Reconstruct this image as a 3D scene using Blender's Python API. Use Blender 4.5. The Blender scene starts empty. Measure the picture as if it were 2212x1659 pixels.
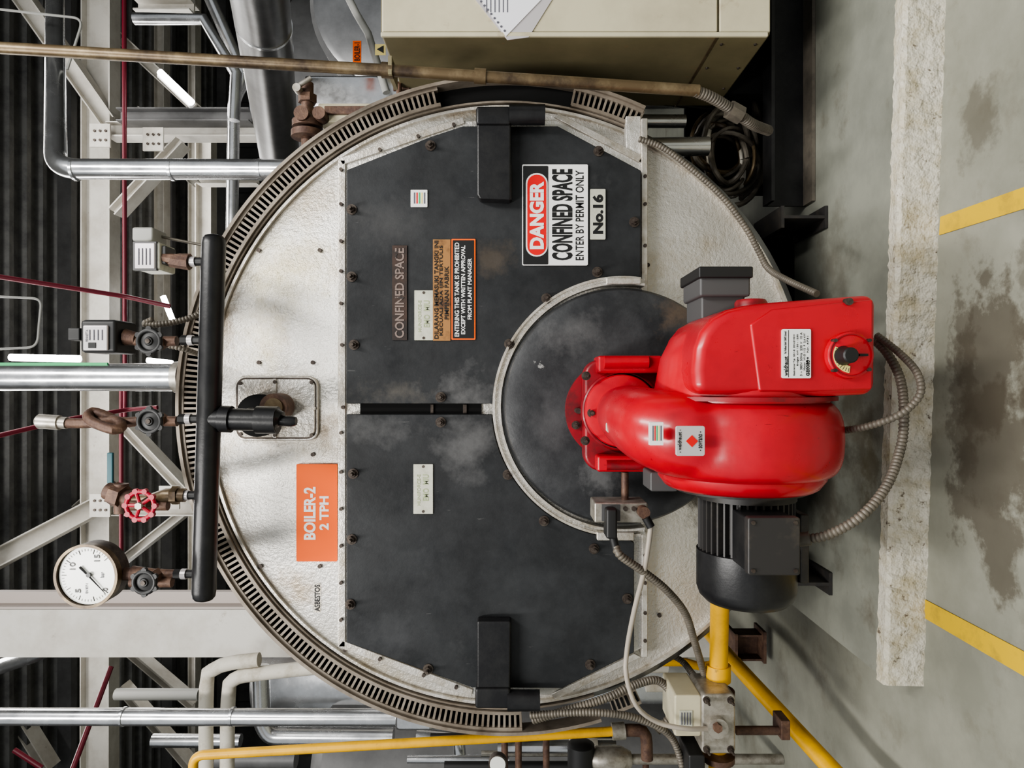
import bpy, math, random, bmesh
from mathutils import Vector, Matrix
random.seed(4)
F=1475.0; CZ=1.11
def X(py,d): return (829.5-py)*d/F
def Z(px,d): return CZ+(1106-px)*d/F
def W(px,py,d): return Vector((X(py,d),d,Z(px,d)))
def R(p,d): return p*d/F

# ---------------- materials
def mat(name,col,rough=0.5,metal=0.0,col2=None,scale=6,lo=0.4,hi=0.65,bump=0,bscale=200,emit=0,detail=6,col3=None,scale3=2,lo3=.55,hi3=.7,coat=0,rv=0.0,blobs=(),bdist=.004,spec=.5,scratch=None):
    m=bpy.data.materials.new(name); m.use_nodes=True; nt=m.node_tree; b=nt.nodes['Principled BSDF']
    b.inputs['Roughness'].default_value=rough; b.inputs['Metallic'].default_value=metal; b.inputs['Specular IOR Level'].default_value=spec
    c=(*col,1); b.inputs['Base Color'].default_value=c
    if coat: b.inputs['Coat Weight'].default_value=coat; b.inputs['Coat Roughness'].default_value=.15
    tc=nt.nodes.new('ShaderNodeTexCoord')
    def noise(s,dt=detail,stretch=None):
        n=nt.nodes.new('ShaderNodeTexNoise'); n.inputs['Scale'].default_value=s; n.inputs['Detail'].default_value=dt
        n.inputs['Roughness'].default_value=.68
        src=tc.outputs['Object']
        if stretch:
            mp=nt.nodes.new('ShaderNodeMapping'); mp.inputs['Scale'].default_value=stretch; mp.inputs['Rotation'].default_value=(.2,.35,.1)
            nt.links.new(src,mp.inputs['Vector']); src=mp.outputs['Vector']
        nt.links.new(src,n.inputs['Vector']); return n
    def mixc(prev,cc,fac):
        mx=nt.nodes.new('ShaderNodeMix'); mx.data_type='RGBA'
        nt.links.new(fac,mx.inputs[0])
        if prev is None: mx.inputs[6].default_value=c
        else: nt.links.new(prev,mx.inputs[6])
        mx.inputs[7].default_value=(*cc,1); return mx.outputs[2]
    last=None
    def layer(prev,cc,s,l,h,stretch=None,mxv=1):
        n=noise(s,stretch=stretch); mr=nt.nodes.new('ShaderNodeMapRange'); mr.inputs['From Min'].default_value=l; mr.inputs['From Max'].default_value=h; mr.inputs['To Max'].default_value=mxv
        nt.links.new(n.outputs['Fac'],mr.inputs['Value'])
        return mixc(prev,cc,mr.outputs['Result'])
    if col2: last=layer(None,col2,scale,lo,hi)
    if col3: last=layer(last,col3,scale3,lo3,hi3)
    for (ce,sc,cc,soft,mxv) in blobs:
        s1=nt.nodes.new('ShaderNodeVectorMath'); s1.operation='SUBTRACT'; nt.links.new(tc.outputs['Object'],s1.inputs[0]); s1.inputs[1].default_value=tuple(ce)
        s2=nt.nodes.new('ShaderNodeVectorMath'); s2.operation='DIVIDE'; nt.links.new(s1.outputs[0],s2.inputs[0]); s2.inputs[1].default_value=tuple(sc)
        s3=nt.nodes.new('ShaderNodeVectorMath'); s3.operation='LENGTH'; nt.links.new(s2.outputs[0],s3.inputs[0])
        n=noise(1.6/max(min(q for q in sc),.03)*.5,12)
        ml=nt.nodes.new('ShaderNodeMath'); ml.operation='MULTIPLY_ADD'; nt.links.new(n.outputs['Fac'],ml.inputs[0]); ml.inputs[1].default_value=3.6; nt.links.new(s3.outputs['Value'],ml.inputs[2])
        mr=nt.nodes.new('ShaderNodeMapRange'); mr.inputs['From Min'].default_value=2.8; mr.inputs['From Max'].default_value=2.8-soft; mr.inputs['To Max'].default_value=mxv
        nt.links.new(ml.outputs[0],mr.inputs['Value']); last=mixc(last,cc,mr.outputs['Result'])
    if scratch: last=layer(last,scratch,9,.68,.70,stretch=(12,12,1.2),mxv=.8)
    if last: nt.links.new(last,b.inputs['Base Color'])
    if rv:
        n=noise(scale*1.7); mr=nt.nodes.new('ShaderNodeMapRange'); mr.inputs['From Min'].default_value=.3; mr.inputs['From Max'].default_value=.7
        mr.inputs['To Min'].default_value=max(0.02,rough-rv); mr.inputs['To Max'].default_value=min(1,rough+rv)
        nt.links.new(n.outputs['Fac'],mr.inputs['Value']); nt.links.new(mr.outputs['Result'],b.inputs['Roughness'])
    if bump:
        n=noise(bscale,3); bp=nt.nodes.new('ShaderNodeBump'); bp.inputs['Strength'].default_value=bump; bp.inputs['Distance'].default_value=bdist
        nt.links.new(n.outputs['Fac'],bp.inputs['Height']); nt.links.new(bp.outputs['Normal'],b.inputs['Normal'])
    if emit:
        b.inputs['Emission Color'].default_value=c; b.inputs['Emission Strength'].default_value=emit
    return m
def bl(px,py,d,rx,rz,col,soft=.5,mx=.8): return (W(px,py,d),(R(rz,d),.5,R(rx,d)),col,soft,mx)
M={}
M['stucco']=mat('stucco_aluminium',(.72,.70,.66),.42,.5,(.55,.53,.48),3,.35,.75,bump=1.0,bscale=80,col3=(.40,.32,.20),scale3=3.1,lo3=.54,hi3=.80,blobs=[
  bl(600,600,2.1,110,160,(.44,.38,.20),1.1,.7),bl(700,930,2.1,60,70,(.16,.12,.08),1,.8),bl(650,420,2.1,90,80,(.36,.28,.18),1,.65),bl(640,1270,2.1,80,60,(.36,.27,.17),1,.7),
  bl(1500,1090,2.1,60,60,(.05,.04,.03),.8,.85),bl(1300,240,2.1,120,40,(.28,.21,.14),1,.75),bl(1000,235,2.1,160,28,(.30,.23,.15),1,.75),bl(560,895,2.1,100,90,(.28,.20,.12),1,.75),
  bl(480,1120,2.1,50,120,(.34,.25,.15),1,.65),bl(480,680,2.1,40,110,(.34,.25,.15),1,.65),bl(1080,1530,2.1,160,28,(.28,.21,.14),1,.75),bl(1560,470,2.1,90,60,(.5,.47,.42),1,.6)])
M['alu']=mat('lagging_aluminium',(.70,.71,.72),.24,.92,(.46,.46,.46),5,.4,.8,rv=.08)
M['aludark']=mat('dull_steel_lagging',(.26,.26,.26),.30,.9,(.16,.16,.16),4,.35,.7)
M['alutrim']=mat('trim_aluminium',(.66,.63,.58),.38,.65,(.40,.35,.27),14,.4,.7,bump=.4,bscale=90)
M['doorblk']=mat('door_black_paint',(.015,.0160,.0172),.46,.0,(.032,.034,.036),5,.40,.70,bump=.10,bscale=40,rv=.14,spec=.35,col3=(.060,.061,.062),scale3=4.5,lo3=.60,hi3=.85,scratch=(.07,.07,.07),blobs=[
  bl(1010,850,2.03,80,55,(.15,.15,.15),1.1,.65),bl(850,845,2.03,70,40,(.11,.10,.085),1.1,.65),bl(1010,960,2.03,70,75,(.13,.13,.13),1.1,.65),bl(830,930,2.03,90,40,(.10,.10,.10),1.1,.6),
  bl(1180,800,2.03,60,60,(.08,.08,.08),1.1,.55),bl(1060,560,2.03,60,40,(.075,.060,.045),1.1,.65),bl(840,480,2.03,80,60,(.06,.06,.06),1.1,.55),bl(860,1380,2.03,90,60,(.055,.057,.06),1.1,.55)])
M['furn']=mat('furnace_door_black',(.024,.025,.027),.44,.05,(.050,.052,.054),7,.4,.65,bump=.15,bscale=60,col3=(.26,.26,.25),scale3=12,lo3=.685,hi3=.70,rv=.1,spec=.38,blobs=[
  bl(1240,720,2.0,70,60,(.12,.12,.12),1,.65),bl(1190,920,2.0,60,60,(.08,.08,.082),1,.6),bl(1290,1020,2.0,50,50,(.15,.15,.15),.7,.6),bl(1450,680,2.0,50,50,(.14,.10,.07),.8,.6)])
M['black']=mat('black_paint',(.010,.010,.011),.36,0,(.020,.020,.020),15,.4,.7,bump=.1,bscale=60,spec=.4)
M['blackmat']=mat('black_matte',(.006,.006,.006),.8,spec=.2)
M['motor']=mat('motor_grey',(.030,.028,.027),.5,.1,(.068,.057,.045),14,.5,.75)
M['ring']=mat('slotted_ring_steel',(.25,.215,.175),.5,.3,(.12,.095,.07),9,.4,.7)
M['red']=mat('red_enamel',(.50,.006,.018),.34,0,(.36,.007,.016),5,.4,.7,coat=.22,col3=(.06,.006,.008),scale3=15,lo3=.69,hi3=.73,rv=.12,scratch=(.07,.008,.008))
M['reddk']=mat('red_enamel_dark',(.27,.007,.014),.42,0,(.09,.010,.012),12,.45,.7,coat=.1)  # darker, mottled red for flanges, seams and the collar back ring
M['redwheel']=mat('red_handwheel',(.40,.008,.03),.4)
M['brown']=mat('brown_pipe_steel',(.13,.092,.050),.40,.45,(.22,.17,.10),14,.45,.7,col3=(.045,.030,.020),scale3=6,lo3=.48,hi3=.66)
M['rust']=mat('rusty_brass',(.080,.045,.034),.6,.3,(.17,.10,.065),30,.4,.7,bump=.3,bscale=120)
M['bolt']=mat('bolt_steel',(.050,.038,.032),.5,.5,(.11,.093,.077),60,.4,.7)
M['hose']=mat('conduit_grey',(.16,.14,.112),.5,.2,(.09,.08,.065),20,.4,.7)
M['hosecl']=mat('clear_hose',(.36,.32,.27),.35)
M['yellow']=mat('yellow_gas_paint',(.72,.39,.008),.42,0,(.52,.28,.012),12,.45,.75,col3=(.10,.06,.02),scale3=18,lo3=.64,hi3=.72)
M['white']=mat('beam_white_paint',(.60,.58,.53),.55,0,(.45,.42,.37),4,.4,.7,col3=(.22,.17,.11),scale3=9,lo3=.64,hi3=.8)
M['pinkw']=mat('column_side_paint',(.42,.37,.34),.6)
M['cream']=mat('cream_cabinet_paint',(.52,.48,.34),.42,0,(.42,.38,.27),4,.4,.7,col3=(.20,.13,.07),scale3=5,lo3=.64,hi3=.8)
M['olive']=mat('cabinet_paint_shaded',(.20,.17,.095),.5,0,(.14,.12,.065),4,.35,.7,col3=(.27,.13,.065),scale3=5,lo3=.62,hi3=.72)  # cream cabinet paint with the side's shade put into the colour
M['insul']=mat('white_insulation',(.55,.52,.45),.7,0,(.32,.28,.21),9,.45,.7)
M['burg']=mat('burgundy_sprinkler',(.13,.008,.02),.4)
M['greyp']=mat('grey_conduit_paint',(.30,.30,.28),.5)
M['ceil']=mat('roof_deck_steel',(.17,.17,.163),.45,.4,(.08,.08,.08),5,.4,.7)
M['wall']=mat('dark_cladding',(.08,.08,.079),.65,0,(.045,.045,.045),2,.4,.7)
M['tank']=mat('grey_tank_paint',(.14,.14,.14),.5,.2,(.08,.08,.08),3,.4,.7)
wet=(.075,.063,.045)
M['floor']=mat('green_concrete',(.285,.285,.235),.5,0,(.21,.212,.172),2.2,.4,.62,bump=.3,bscale=9,col3=(.15,.14,.105),scale3=2.6,lo3=.54,hi3=.70,detail=10,blobs=[
  ((-.24,1.58,0),(.22,.15,1),wet,.3,.75),((.05,1.58,0),(.20,.13,1),wet,.3,.75),((.12,1.45,0),(.30,.06,1),wet,.5,.55),((-.02,1.68,0),(.30,.06,1),wet,.4,.65),((.62,1.62,0),(.12,.07,1),wet,.5,.55)])
M['plinth']=mat('plinth_concrete',(.26,.265,.222),.5,0,(.185,.19,.16),3,.4,.65,bump=.3,bscale=10,col3=(.10,.085,.06),scale3=3.2,lo3=.58,hi3=.74,detail=10,blobs=[
  ((-.12,2.0,.1),(.22,.13,1),(.10,.088,.062),.6,.8),((-.35,2.2,.1),(.24,.14,1),(.09,.08,.06),.6,.75),((.35,2.15,.1),(.22,.14,1),(.12,.11,.085),.7,.65),((-.25,1.93,.1),(.16,.05,1),(.10,.085,.05),.6,.7)])
M['curb']=mat('white_painted_curb',(.58,.55,.46),.7,0,(.42,.37,.25),16,.44,.68,bump=1.0,bscale=26,bdist=.012,col3=(.15,.12,.085),scale3=34,lo3=.60,hi3=.67)
M['yline']=mat('floor_line_yellow',(.64,.42,.015),.6,0,(.42,.28,.035),12,.5,.7)
M['orange']=mat('orange_sign',(.86,.12,.003),.45,spec=.3)
M['swhite']=mat('sign_white',(.78,.78,.76),.35)
M['sblack']=mat('sign_black',(.010,.010,.010),.4)
M['sred']=mat('sign_red',(.62,.010,.010),.35)
M['splate']=mat('stamped_alu_plate',(.60,.60,.50),.45,.3,(.44,.44,.36),30,.4,.7)
M['stamp']=mat('stamp_grey',(.33,.38,.22),.5)
M['brownpl']=mat('brown_burnt_plate',(.050,.028,.020),.5,.2,(.022,.016,.014),14,.4,.6)
M['burntink']=mat('burnt_lettering',(.20,.15,.13),.6,0,(.02,.014,.012),38,.56,.60)
M['tanpl']=mat('tan_burnt_plate',(.32,.16,.055),.5,.2,(.06,.03,.018),9,.47,.64)
M['glass']=mat('dial_white',(.78,.79,.74),.25)
M['rubber']=mat('rubber_black',(.012,.012,.012),.5)
M['diecast']=mat('diecast_aluminium',(.42,.395,.35),.4,.6,(.20,.18,.14),25,.4,.7)
M['lblue']=mat('label_green',(.04,.35,.13),.5)
M['lyel']=mat('label_yellow',(.72,.60,.22),.5)
M['tube']=mat('lamp_tube',(1,.98,.95),.5,emit=22)
M['paper']=mat('paper',(.76,.76,.80),.35)
M['ink']=mat('ink_grey',(.10,.10,.12),.6)
M['teal']=mat('teal_handle',(.015,.09,.11),.5)
M['sgrey']=mat('box_grey',(.07,.07,.07),.5)
M['ssilver']=mat('silver_label',(.58,.55,.55),.35,.4)

# ---------------- object helpers
def grp(name):
    e=bpy.data.objects.new(name,None); bpy.context.collection.objects.link(e); e.empty_display_size=.1; return e
def mk(name,vs,fs,m,parent=None,smooth=False,bevel=0,segs=2):
    me=bpy.data.meshes.new(name); me.from_pydata([tuple(v) for v in vs],[],fs); me.update()
    bm=bmesh.new(); bm.from_mesh(me); bmesh.ops.recalc_face_normals(bm,faces=bm.faces); bm.to_mesh(me); bm.free()
    o=bpy.data.objects.new(name,me); bpy.context.collection.objects.link(o)
    me.materials.append(M[m] if isinstance(m,str) else m)
    if smooth:
        for p in me.polygons: p.use_smooth=True
        es=o.modifiers.new('es','EDGE_SPLIT'); es.split_angle=math.radians(38)
    if bevel:
        b=o.modifiers.new('b','BEVEL'); b.width=bevel; b.segments=segs; b.limit_method='ANGLE'; b.angle_limit=math.radians(40)
        for p in me.polygons: p.use_smooth=True
        w=o.modifiers.new('wn','WEIGHTED_NORMAL'); w.keep_sharp=False
    if parent: o.parent=parent
    return o
def box(name,x0,x1,y0,y1,z0,z1,m,parent=None,bevel=0):
    v=[(x,y,z) for x in(x0,x1) for y in(y0,y1) for z in(z0,z1)]
    f=[(0,1,3,2),(4,6,7,5),(0,4,5,1),(2,3,7,6),(0,2,6,4),(1,5,7,3)]
    return mk(name,v,f,m,parent,bevel=bevel)
def pbox(name,px0,px1,py0,py1,d0,d1,m,parent=None,bevel=0):
    return box(name,X(py1,d0),X(py0,d0),d0,d1,Z(px1,d0),Z(px0,d0),m,parent,bevel)
def prism(name,pts,d0,d1,m,parent=None,bevel=0,segs=2,dref=None):
    r=dref or d0
    n=len(pts); v=[(X(p[1],r),d0,Z(p[0],r)) for p in pts]+[(X(p[1],r),d1,Z(p[0],r)) for p in pts]
    f=[tuple(range(n)),tuple(range(2*n-1,n-1,-1))]+[(i,(i+1)%n,n+(i+1)%n,n+i) for i in range(n)]
    return mk(name,v,f,m,parent,bevel=bevel,segs=segs)
def sweep(name,pts,rad,m,parent=None,segs=16,caps=True):
    pts=[Vector(p) for p in pts]; n=len(pts)
    if not isinstance(rad,(list,tuple)): rad=[rad]*n
    vs=[];fs=[]
    t=(pts[1]-pts[0]).normalized(); up=Vector((0,1,0)) if abs(t.y)<.9 else Vector((1,0,0))
    a=t.cross(up).normalized()
    for i in range(n):
        if i==0: t=(pts[1]-pts[0]).normalized()
        elif i==n-1: t=(pts[-1]-pts[-2]).normalized()
        else: t=((pts[i+1]-pts[i]).normalized()+(pts[i]-pts[i-1]).normalized()).normalized()
        a=(a-t*a.dot(t)).normalized(); b=t.cross(a)
        for k in range(segs):
            an=2*math.pi*k/segs; vs.append(pts[i]+(a*math.cos(an)+b*math.sin(an))*rad[i])
    for i in range(n-1):
        for k in range(segs):
            k2=(k+1)%segs; fs.append((i*segs+k,i*segs+k2,(i+1)*segs+k2,(i+1)*segs+k))
    if caps:
        fs.append(tuple(range(segs))); fs.append(tuple(range((n-1)*segs,n*segs)))
    return mk(name,vs,fs,m,parent,smooth=True)
def cr(pts,step=.01):
    pts=[Vector(p) for p in pts]; P=[pts[0]*2-pts[1]]+pts+[pts[-1]*2-pts[-2]]; out=[]
    for i in range(1,len(P)-2):
        L=(P[i+1]-P[i]).length; n=max(2,int(L/step))
        for k in range(n):
            t=k/n; p0,p1,p2,p3=P[i-1:i+3]
            out.append(.5*((2*p1)+(p2-p0)*t+(2*p0-5*p1+4*p2-p3)*t*t+(3*p1-p0-3*p2+p3)*t**3))
    out.append(pts[-1]); return out
def fillet(pts,r):
    pts=[Vector(p) for p in pts]; out=[pts[0]]
    for i in range(1,len(pts)-1):
        a=(pts[i-1]-pts[i]); b=(pts[i+1]-pts[i]); q=min(r,a.length*.45,b.length*.45)
        A=pts[i]+a.normalized()*q; B=pts[i]+b.normalized()*q
        for k in range(9):
            t=k/8; out.append(A*(1-t)**2+pts[i]*2*t*(1-t)+B*t*t)
    out.append(pts[-1]); return out
def conduit(name,pp,rpx,m='hose',parent=None,pitch=.009):
    pts=cr([W(*p) for p in pp],pitch/2)
    d=pp[len(pp)//2][2]; r=R(rpx,d)
    L=[0]
    for i in range(1,len(pts)): L.append(L[-1]+(pts[i]-pts[i-1]).length)
    n=int(L[-1]/(pitch/3)); out=[];j=0
    for k in range(n+1):
        s=L[-1]*k/n
        while j<len(L)-2 and L[j+1]<s: j+=1
        t=(s-L[j])/max(1e-9,L[j+1]-L[j]); out.append(pts[j].lerp(pts[j+1],min(1,t)))
    rad=[r*(1.0 if k%3 else .78) for k in range(len(out))]
    return sweep(name,out,rad,m,parent,segs=12)
def pipe(name,pp,rpx,m,parent=None,fr=.12,segs=20,dr=None):
    r=R(rpx,dr or pp[0][2]); return sweep(name,fillet([W(*p) for p in pp],fr),r,m,parent,segs)
def lathe(name,o,ax,prof,m,parent=None,segs=40):
    o=Vector(o); ax=Vector(ax).normalized(); up=Vector((0,0,1)) if abs(ax.z)<.9 else Vector((1,0,0))
    a=ax.cross(up).normalized(); b=ax.cross(a); vs=[];fs=[]
    for t,r in prof:
        for k in range(segs):
            an=2*math.pi*k/segs; vs.append(o+ax*t+(a*math.cos(an)+b*math.sin(an))*max(r,1e-4))
    for i in range(len(prof)-1):
        for k in range(segs):
            k2=(k+1)%segs; fs.append((i*segs+k,i*segs+k2,(i+1)*segs+k2,(i+1)*segs+k))
    fs.append(tuple(range(segs))); fs.append(tuple(range((len(prof)-1)*segs,len(prof)*segs)))
    return mk(name,vs,fs,m,parent,smooth=True)
def disc(name,px,py,rpx,d0,d1,m,parent=None,segs=40):
    return lathe(name,W(px,py,d0),(0,1,0),[(0,R(rpx,d0)),(d1-d0,R(rpx,d0))],m,parent,segs)
def cyl(name,a,b,r,m,parent=None,segs=20): return sweep(name,[a,b],r,m,parent,segs)
def ibeam(name,p0,p1,wpx,m='white',parent=None,dep=.18):
    a=W(*p0);b=W(*p1); t=(b-a).normalized(); w=R(wpx,p0[2])/2; s=t.cross(Vector((0,1,0))).normalized(); c=s.cross(t).normalized()
    h=dep/2; ft=.012; pr=[(-w,-h),(-w,h),(-w+ft,h),(-w+ft,ft),(w-ft,ft),(w-ft,h),(w,h),(w,-h),(w-ft,-h),(w-ft,-ft),(-w+ft,-ft),(-w+ft,-h)]
    n=12; v=[q+s*x+c*y for q in(a,b) for x,y in pr]
    f=[tuple(range(n)),tuple(range(2*n-1,n-1,-1))]+[(i,(i+1)%n,n+(i+1)%n,n+i) for i in range(n)]
    return mk(name,v,f,m,parent)
def txt(s,x0,x1,y0,y1,d,m,parent,off=.012,name='lettering'):
    cu=bpy.data.curves.new(name,'FONT'); cu.body=s; cu.size=.1; cu.extrude=.0004; cu.offset=off*.1; cu.align_x='LEFT'; cu.resolution_u=3
    o=bpy.data.objects.new(name,cu); bpy.context.collection.objects.link(o); bpy.context.view_layer.update()
    bb=[Vector(c) for c in o.bound_box]; mn=Vector([min(c[i] for c in bb) for i in range(3)]); mx=Vector([max(c[i] for c in bb) for i in range(3)])
    tw=R(y1-y0,d); th=R(x1-x0,d); sx=tw/(mx.x-mn.x); sy=th/(mx.y-mn.y)
    cx=(mn.x+mx.x)/2; cy=(mn.y+mx.y)/2
    c=W((x0+x1)/2,(y0+y1)/2,d)
    me=bpy.data.meshes.new_from_object(o); bpy.data.objects.remove(o)
    for v in me.vertices: v.co=Vector((c.x+(v.co.x-cx)*sx, d-v.co.z, c.z+(v.co.y-cy)*sy))
    o=bpy.data.objects.new(name,me); bpy.context.collection.objects.link(o); me.materials.clear(); me.materials.append(M[m]); o.parent=parent
    return o
def bolt(px,py,d,parent,r=8,name='bolt'):
    c=W(px,py,d); rr=R(r,d)
    lathe(name+'_washer',c+Vector((0,-.004,0)),(0,1,0),[(0,rr*1.5),(.006,rr*1.5)],'bolt',parent,20)
    lathe(name+'_nut',c+Vector((0,-.016,0)),(0,1,0),[(0,rr*.95),(.003,rr*1.05),(.014,rr*1.05)],'bolt',parent,6)
    lathe(name+'_stud',c+Vector((0,-.032,0)),(0,1,0),[(0,rr*.45),(.003,rr*.55),(.02,rr*.55)],'bolt',parent,12)

# ================= ROOM
box('floor',-9,9,-4,12.2,-.1,0,'floor')
vs=[];fs=[];y=1.5;zc=CZ+5.0;per=.24;prof=[]
while y<12.1:
    prof+= [(y,zc),(y+per*.55,zc),(y+per*.65,zc-.07),(y+per*.9,zc-.07)]; y+=per
for (yy,zz) in prof: vs+=[(-9,yy,zz),(9,yy,zz)]
for i in range(len(prof)-1): fs.append((2*i,2*i+1,2*i+3,2*i+2))
mk('ceiling',vs,fs,'ceil')
vs=[];fs=[];x=-9;prof=[]
while x<9: prof+=[(x,12.1),(x+.16,12.1),(x+.2,12.05),(x+.36,12.05)]; x+=.4
for (xx,yy) in prof: vs+=[(xx,yy,0),(xx,yy,zc)]
for i in range(len(prof)-1): fs.append((2*i,2*i+1,2*i+3,2*i+2))
mk('wall_back',vs,fs,'wall')
box('wall_left',-9.1,-9,0,12.2,0,zc,'wall'); box('wall_right',9,9.1,0,12.2,0,zc,'wall')
pl=grp('boiler_plinth')
def slab(name,pts,z0,z1,m,parent,bevel=0):
    n=len(pts); v=[(p[0],p[1],z0) for p in pts]+[(p[0],p[1],z1) for p in pts]
    f=[tuple(range(n)),tuple(range(2*n-1,n-1,-1))]+[(i,(i+1)%n,n+(i+1)%n,n+i) for i in range(n)]
    return mk(name,v,f,m,parent,bevel=bevel)
slab('slab_top',[(-.80,1.86),(5,1.56),(5,8),(-.76,8)],0,.10,'plinth',pl)
vs=[];fs=[];n=260
for i in range(n+1):
    t=i/n; x=-.815+t*3.2; yb=1.845-(x+.815)*.0525
    j=lambda s: random.uniform(-s,s)
    vs+=[(x,yb-.004+j(.003),0),(x,yb-.001+j(.002),.045),(x,yb+j(.003),.094+j(.002)),(x,yb+.006+j(.002),.104),(x,yb+.042+j(.004),.1035+j(.001)),(x,yb+.045+j(.004),.098)]
for i in range(n):
    for k_ in range(5): fs.append((6*i+k_,6*i+k_+1,6*i+7+k_,6*i+6+k_))
fs+= [(0,1,2,3,4,5),tuple(6*n+q for q in(0,1,2,3,4,5))]
mk('painted_edge',vs,fs,'curb',pl)
ln=grp('floor_line'); slab('stripe',[(.352,.3),(.402,.3),(.432,1.765),(.386,1.77)],.001,.003,'yline',ln)
ln=grp('floor_line'); slab('stripe',[(-.645,.3),(-.582,.3),(-.578,1.85),(-.628,1.86)],.001,.003,'yline',ln)

# ================= BOILER
B=grp('boiler')
D=2.10
cx,cz=X(875,D),Z(1093,D)
lathe('shell',(cx,D+.02,cz),(0,1,0),[(0,R(655,D)),(0.01,R(668,D)),(.05,R(668,D)),(3.2,R(668,D))],'aludark',B,96)
lathe('end_plate',(cx,D,cz),(0,1,0),[(0,R(636,D)),(.004,R(640,D)),(.03,R(640,D))],'stucco',B,128)
def annulus(name,c,r0,r1,a0,a1,y0,y1,m,parent,n=120):
    vs=[];fs=[]
    for i in range(n+1):
        a=math.radians(a0+(a1-a0)*i/n); ca,sa=math.cos(a),math.sin(a)
        for (r,yy) in((r0,y0),(r1,y0),(r1,y1),(r0,y1)): vs.append((c[0]+r*ca,yy,c[1]+r*sa))
    for i in range(n):
        for k in range(4): fs.append((4*i+k,4*i+(k+1)%4,4*i+4+(k+1)%4,4*i+4+k))
    fs+= [(0,1,2,3),(4*n,4*n+1,4*n+2,4*n+3)]
    return mk(name,vs,fs,m,parent,smooth=True)
C=(cx,cz); k=D/F
annulus('plate_rim',C,639*k,645*k,0,360,D-.012,D+.03,'alutrim',B,160)
def ang(px,py): return math.degrees(math.atan2(1093-px,875-py))%360
A0=ang(1380,262)-360; A1=ang(1128,1570)
annulus('ring_outer_flange',C,694*k,701*k,A0,A1+14,D-.04,D+.02,'ring',B,200)
annulus('ring_backing',C,646*k,694*k,A0,A1,D+.01,D+.018,'blackmat',B,200)
annulus('ring_inner_flange',C,648*k,652*k,A0,A1+14,D-.02,D+.012,'ring',B,200)
g0=ang(1235,225)-360; g1=ang(950,215)
vs=[];fs=[];a=A0
while a<A1:
    if not(g0<a<g1):
        w=.21
        for aa in(a-w,a+w):
            r_=math.radians(aa)
            for rr in(655*k,694*k):
                for yy in(D-.028,D-.010): vs.append((cx+rr*math.cos(r_),yy,cz+rr*math.sin(r_)))
        o=len(vs)-8
        fs+=[tuple(o+q for q in f) for f in((0,1,3,2),(4,6,7,5),(0,4,5,1),(2,3,7,6),(0,2,6,4),(1,5,7,3))]
    a+=.98
mk('ring_slot_bars',vs,fs,'ring',B)
for s0,s1,nn in((A0,g0,20),(g1,A1,160)):
    annulus('ring_slot_border',C,653*k,660*k,s0,s1,D-.03,D-.010,'ring',B,nn)
    annulus('ring_slot_border',C,687*k,694*k,s0,s1,D-.03,D-.010,'ring',B,nn)
prism('door_surround',[(730,350),(1000,260),(1200,258),(1388,350),(1388,1400),(1200,1502),(1018,1500),(728,1392)],2.062,2.10,'stucco',B,.004)
for pts in ([(730,345),(746,345),(746,1398),(730,1398)],[(730,342),(740,356),(1004,266),(1000,252)],[(728,1398),(740,1384),(1022,1490),(1018,1506)],[(1196,252),(1208,244),(1388,336),(1380,350)],[(1370,1412),(1385,1420),(1200,1512),(1190,1500)]):
    prism('surround_lip',pts,2.055,2.065,'alutrim',B,.002)
prism('surround_lip',[(1386,255),(1399,255),(1399,1420),(1386,1420)],2.05,2.10,'alutrim',B,.002)
prism('corner_ledge',[(1352,250),(1385,250),(1385,345),(1352,330)],2.06,2.10,'stucco',B,.003)
fc=(1345,878)
def arc(a0,a1,r,n=26):
    o=[]
    for i in range(n+1):
        a=math.radians(a0+(a1-a0)*i/n); o.append((fc[0]-r*math.sin(a),fc[1]-r*math.cos(a)))
    return o
rd=arc(-8,88.8,280)
prism('door_leaf_right',[(748,872),(748,367),(930,295),(1000,272),(1205,272),(1385,368)]+rd,2.03,2.062,'doorblk',B,.003)
ld=arc(93.5,185,283)
prism('door_leaf_left',[(1370,1172),(1370,1410),(1215,1487),(1020,1486),(748,1388),(748,895)]+ld[:-1],2.03,2.062,'doorblk',B,.003)
ka=2.03/F; fcw=(X(fc[1],2.03),Z(fc[0],2.03))
annulus('furnace_arch_trim',fcw,263*ka,268*ka,-10,190,2.015,2.10,'alutrim',B,80)
annulus('furnace_arch_lip',fcw,263*ka,280*ka,-10,190,2.035,2.045,'stucco',B,80)
annulus('furnace_arch_bead',fcw,276*ka,281*ka,-8,188,2.022,2.045,'alutrim',B,80)
pbox('arch_tail',1310,1385,600,614,2.01,2.10,'alutrim',B,.003)
pbox('arch_tail',1290,1370,1150,1168,2.01,2.10,'alutrim',B,.003)
pbox('door_gap',778,1040,868,899,2.056,2.0625,'blackmat',B)
for q in((930,936),(1000,1008)): pbox('gap_bar',q[0],q[1],874,893,2.05,2.062,'bolt',B)
rf=R(257,2.0)
lathe('furnace_door',W(1345,878,1.985),(0,1,0),[(0,rf*.30),(.0,rf*.72),(.004,rf*.9),(.012,rf*.975),(.03,rf),(.10,rf)],'furn',B,96)
def hinge(pts,kn,ya):
    prism('hinge_strap',pts,1.985,2.03,'black',B,.006)
    cyl('hinge_knuckle',W(kn[0],ya,1.99),W(kn[1],ya,1.99),R(22,1.99),'black',B,24)
hinge([(1030,245),(1104,245),(1104,432),(1036,430),(1030,420)],(1100,1177),248)
pbox('hinge_shoulder',1028,1104,228,268,1.975,2.07,'black',B,.008)
pbox('hinge_rib',1040,1106,350,432,2.012,2.03,'black',B,.004)
hinge([(1030,1342),(1104,1342),(1102,1520),(1030,1520)],(1096,1166),1513)
pbox('hinge_shoulder',1026,1103,1488,1532,1.975,2.07,'black',B,.008)
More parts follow.
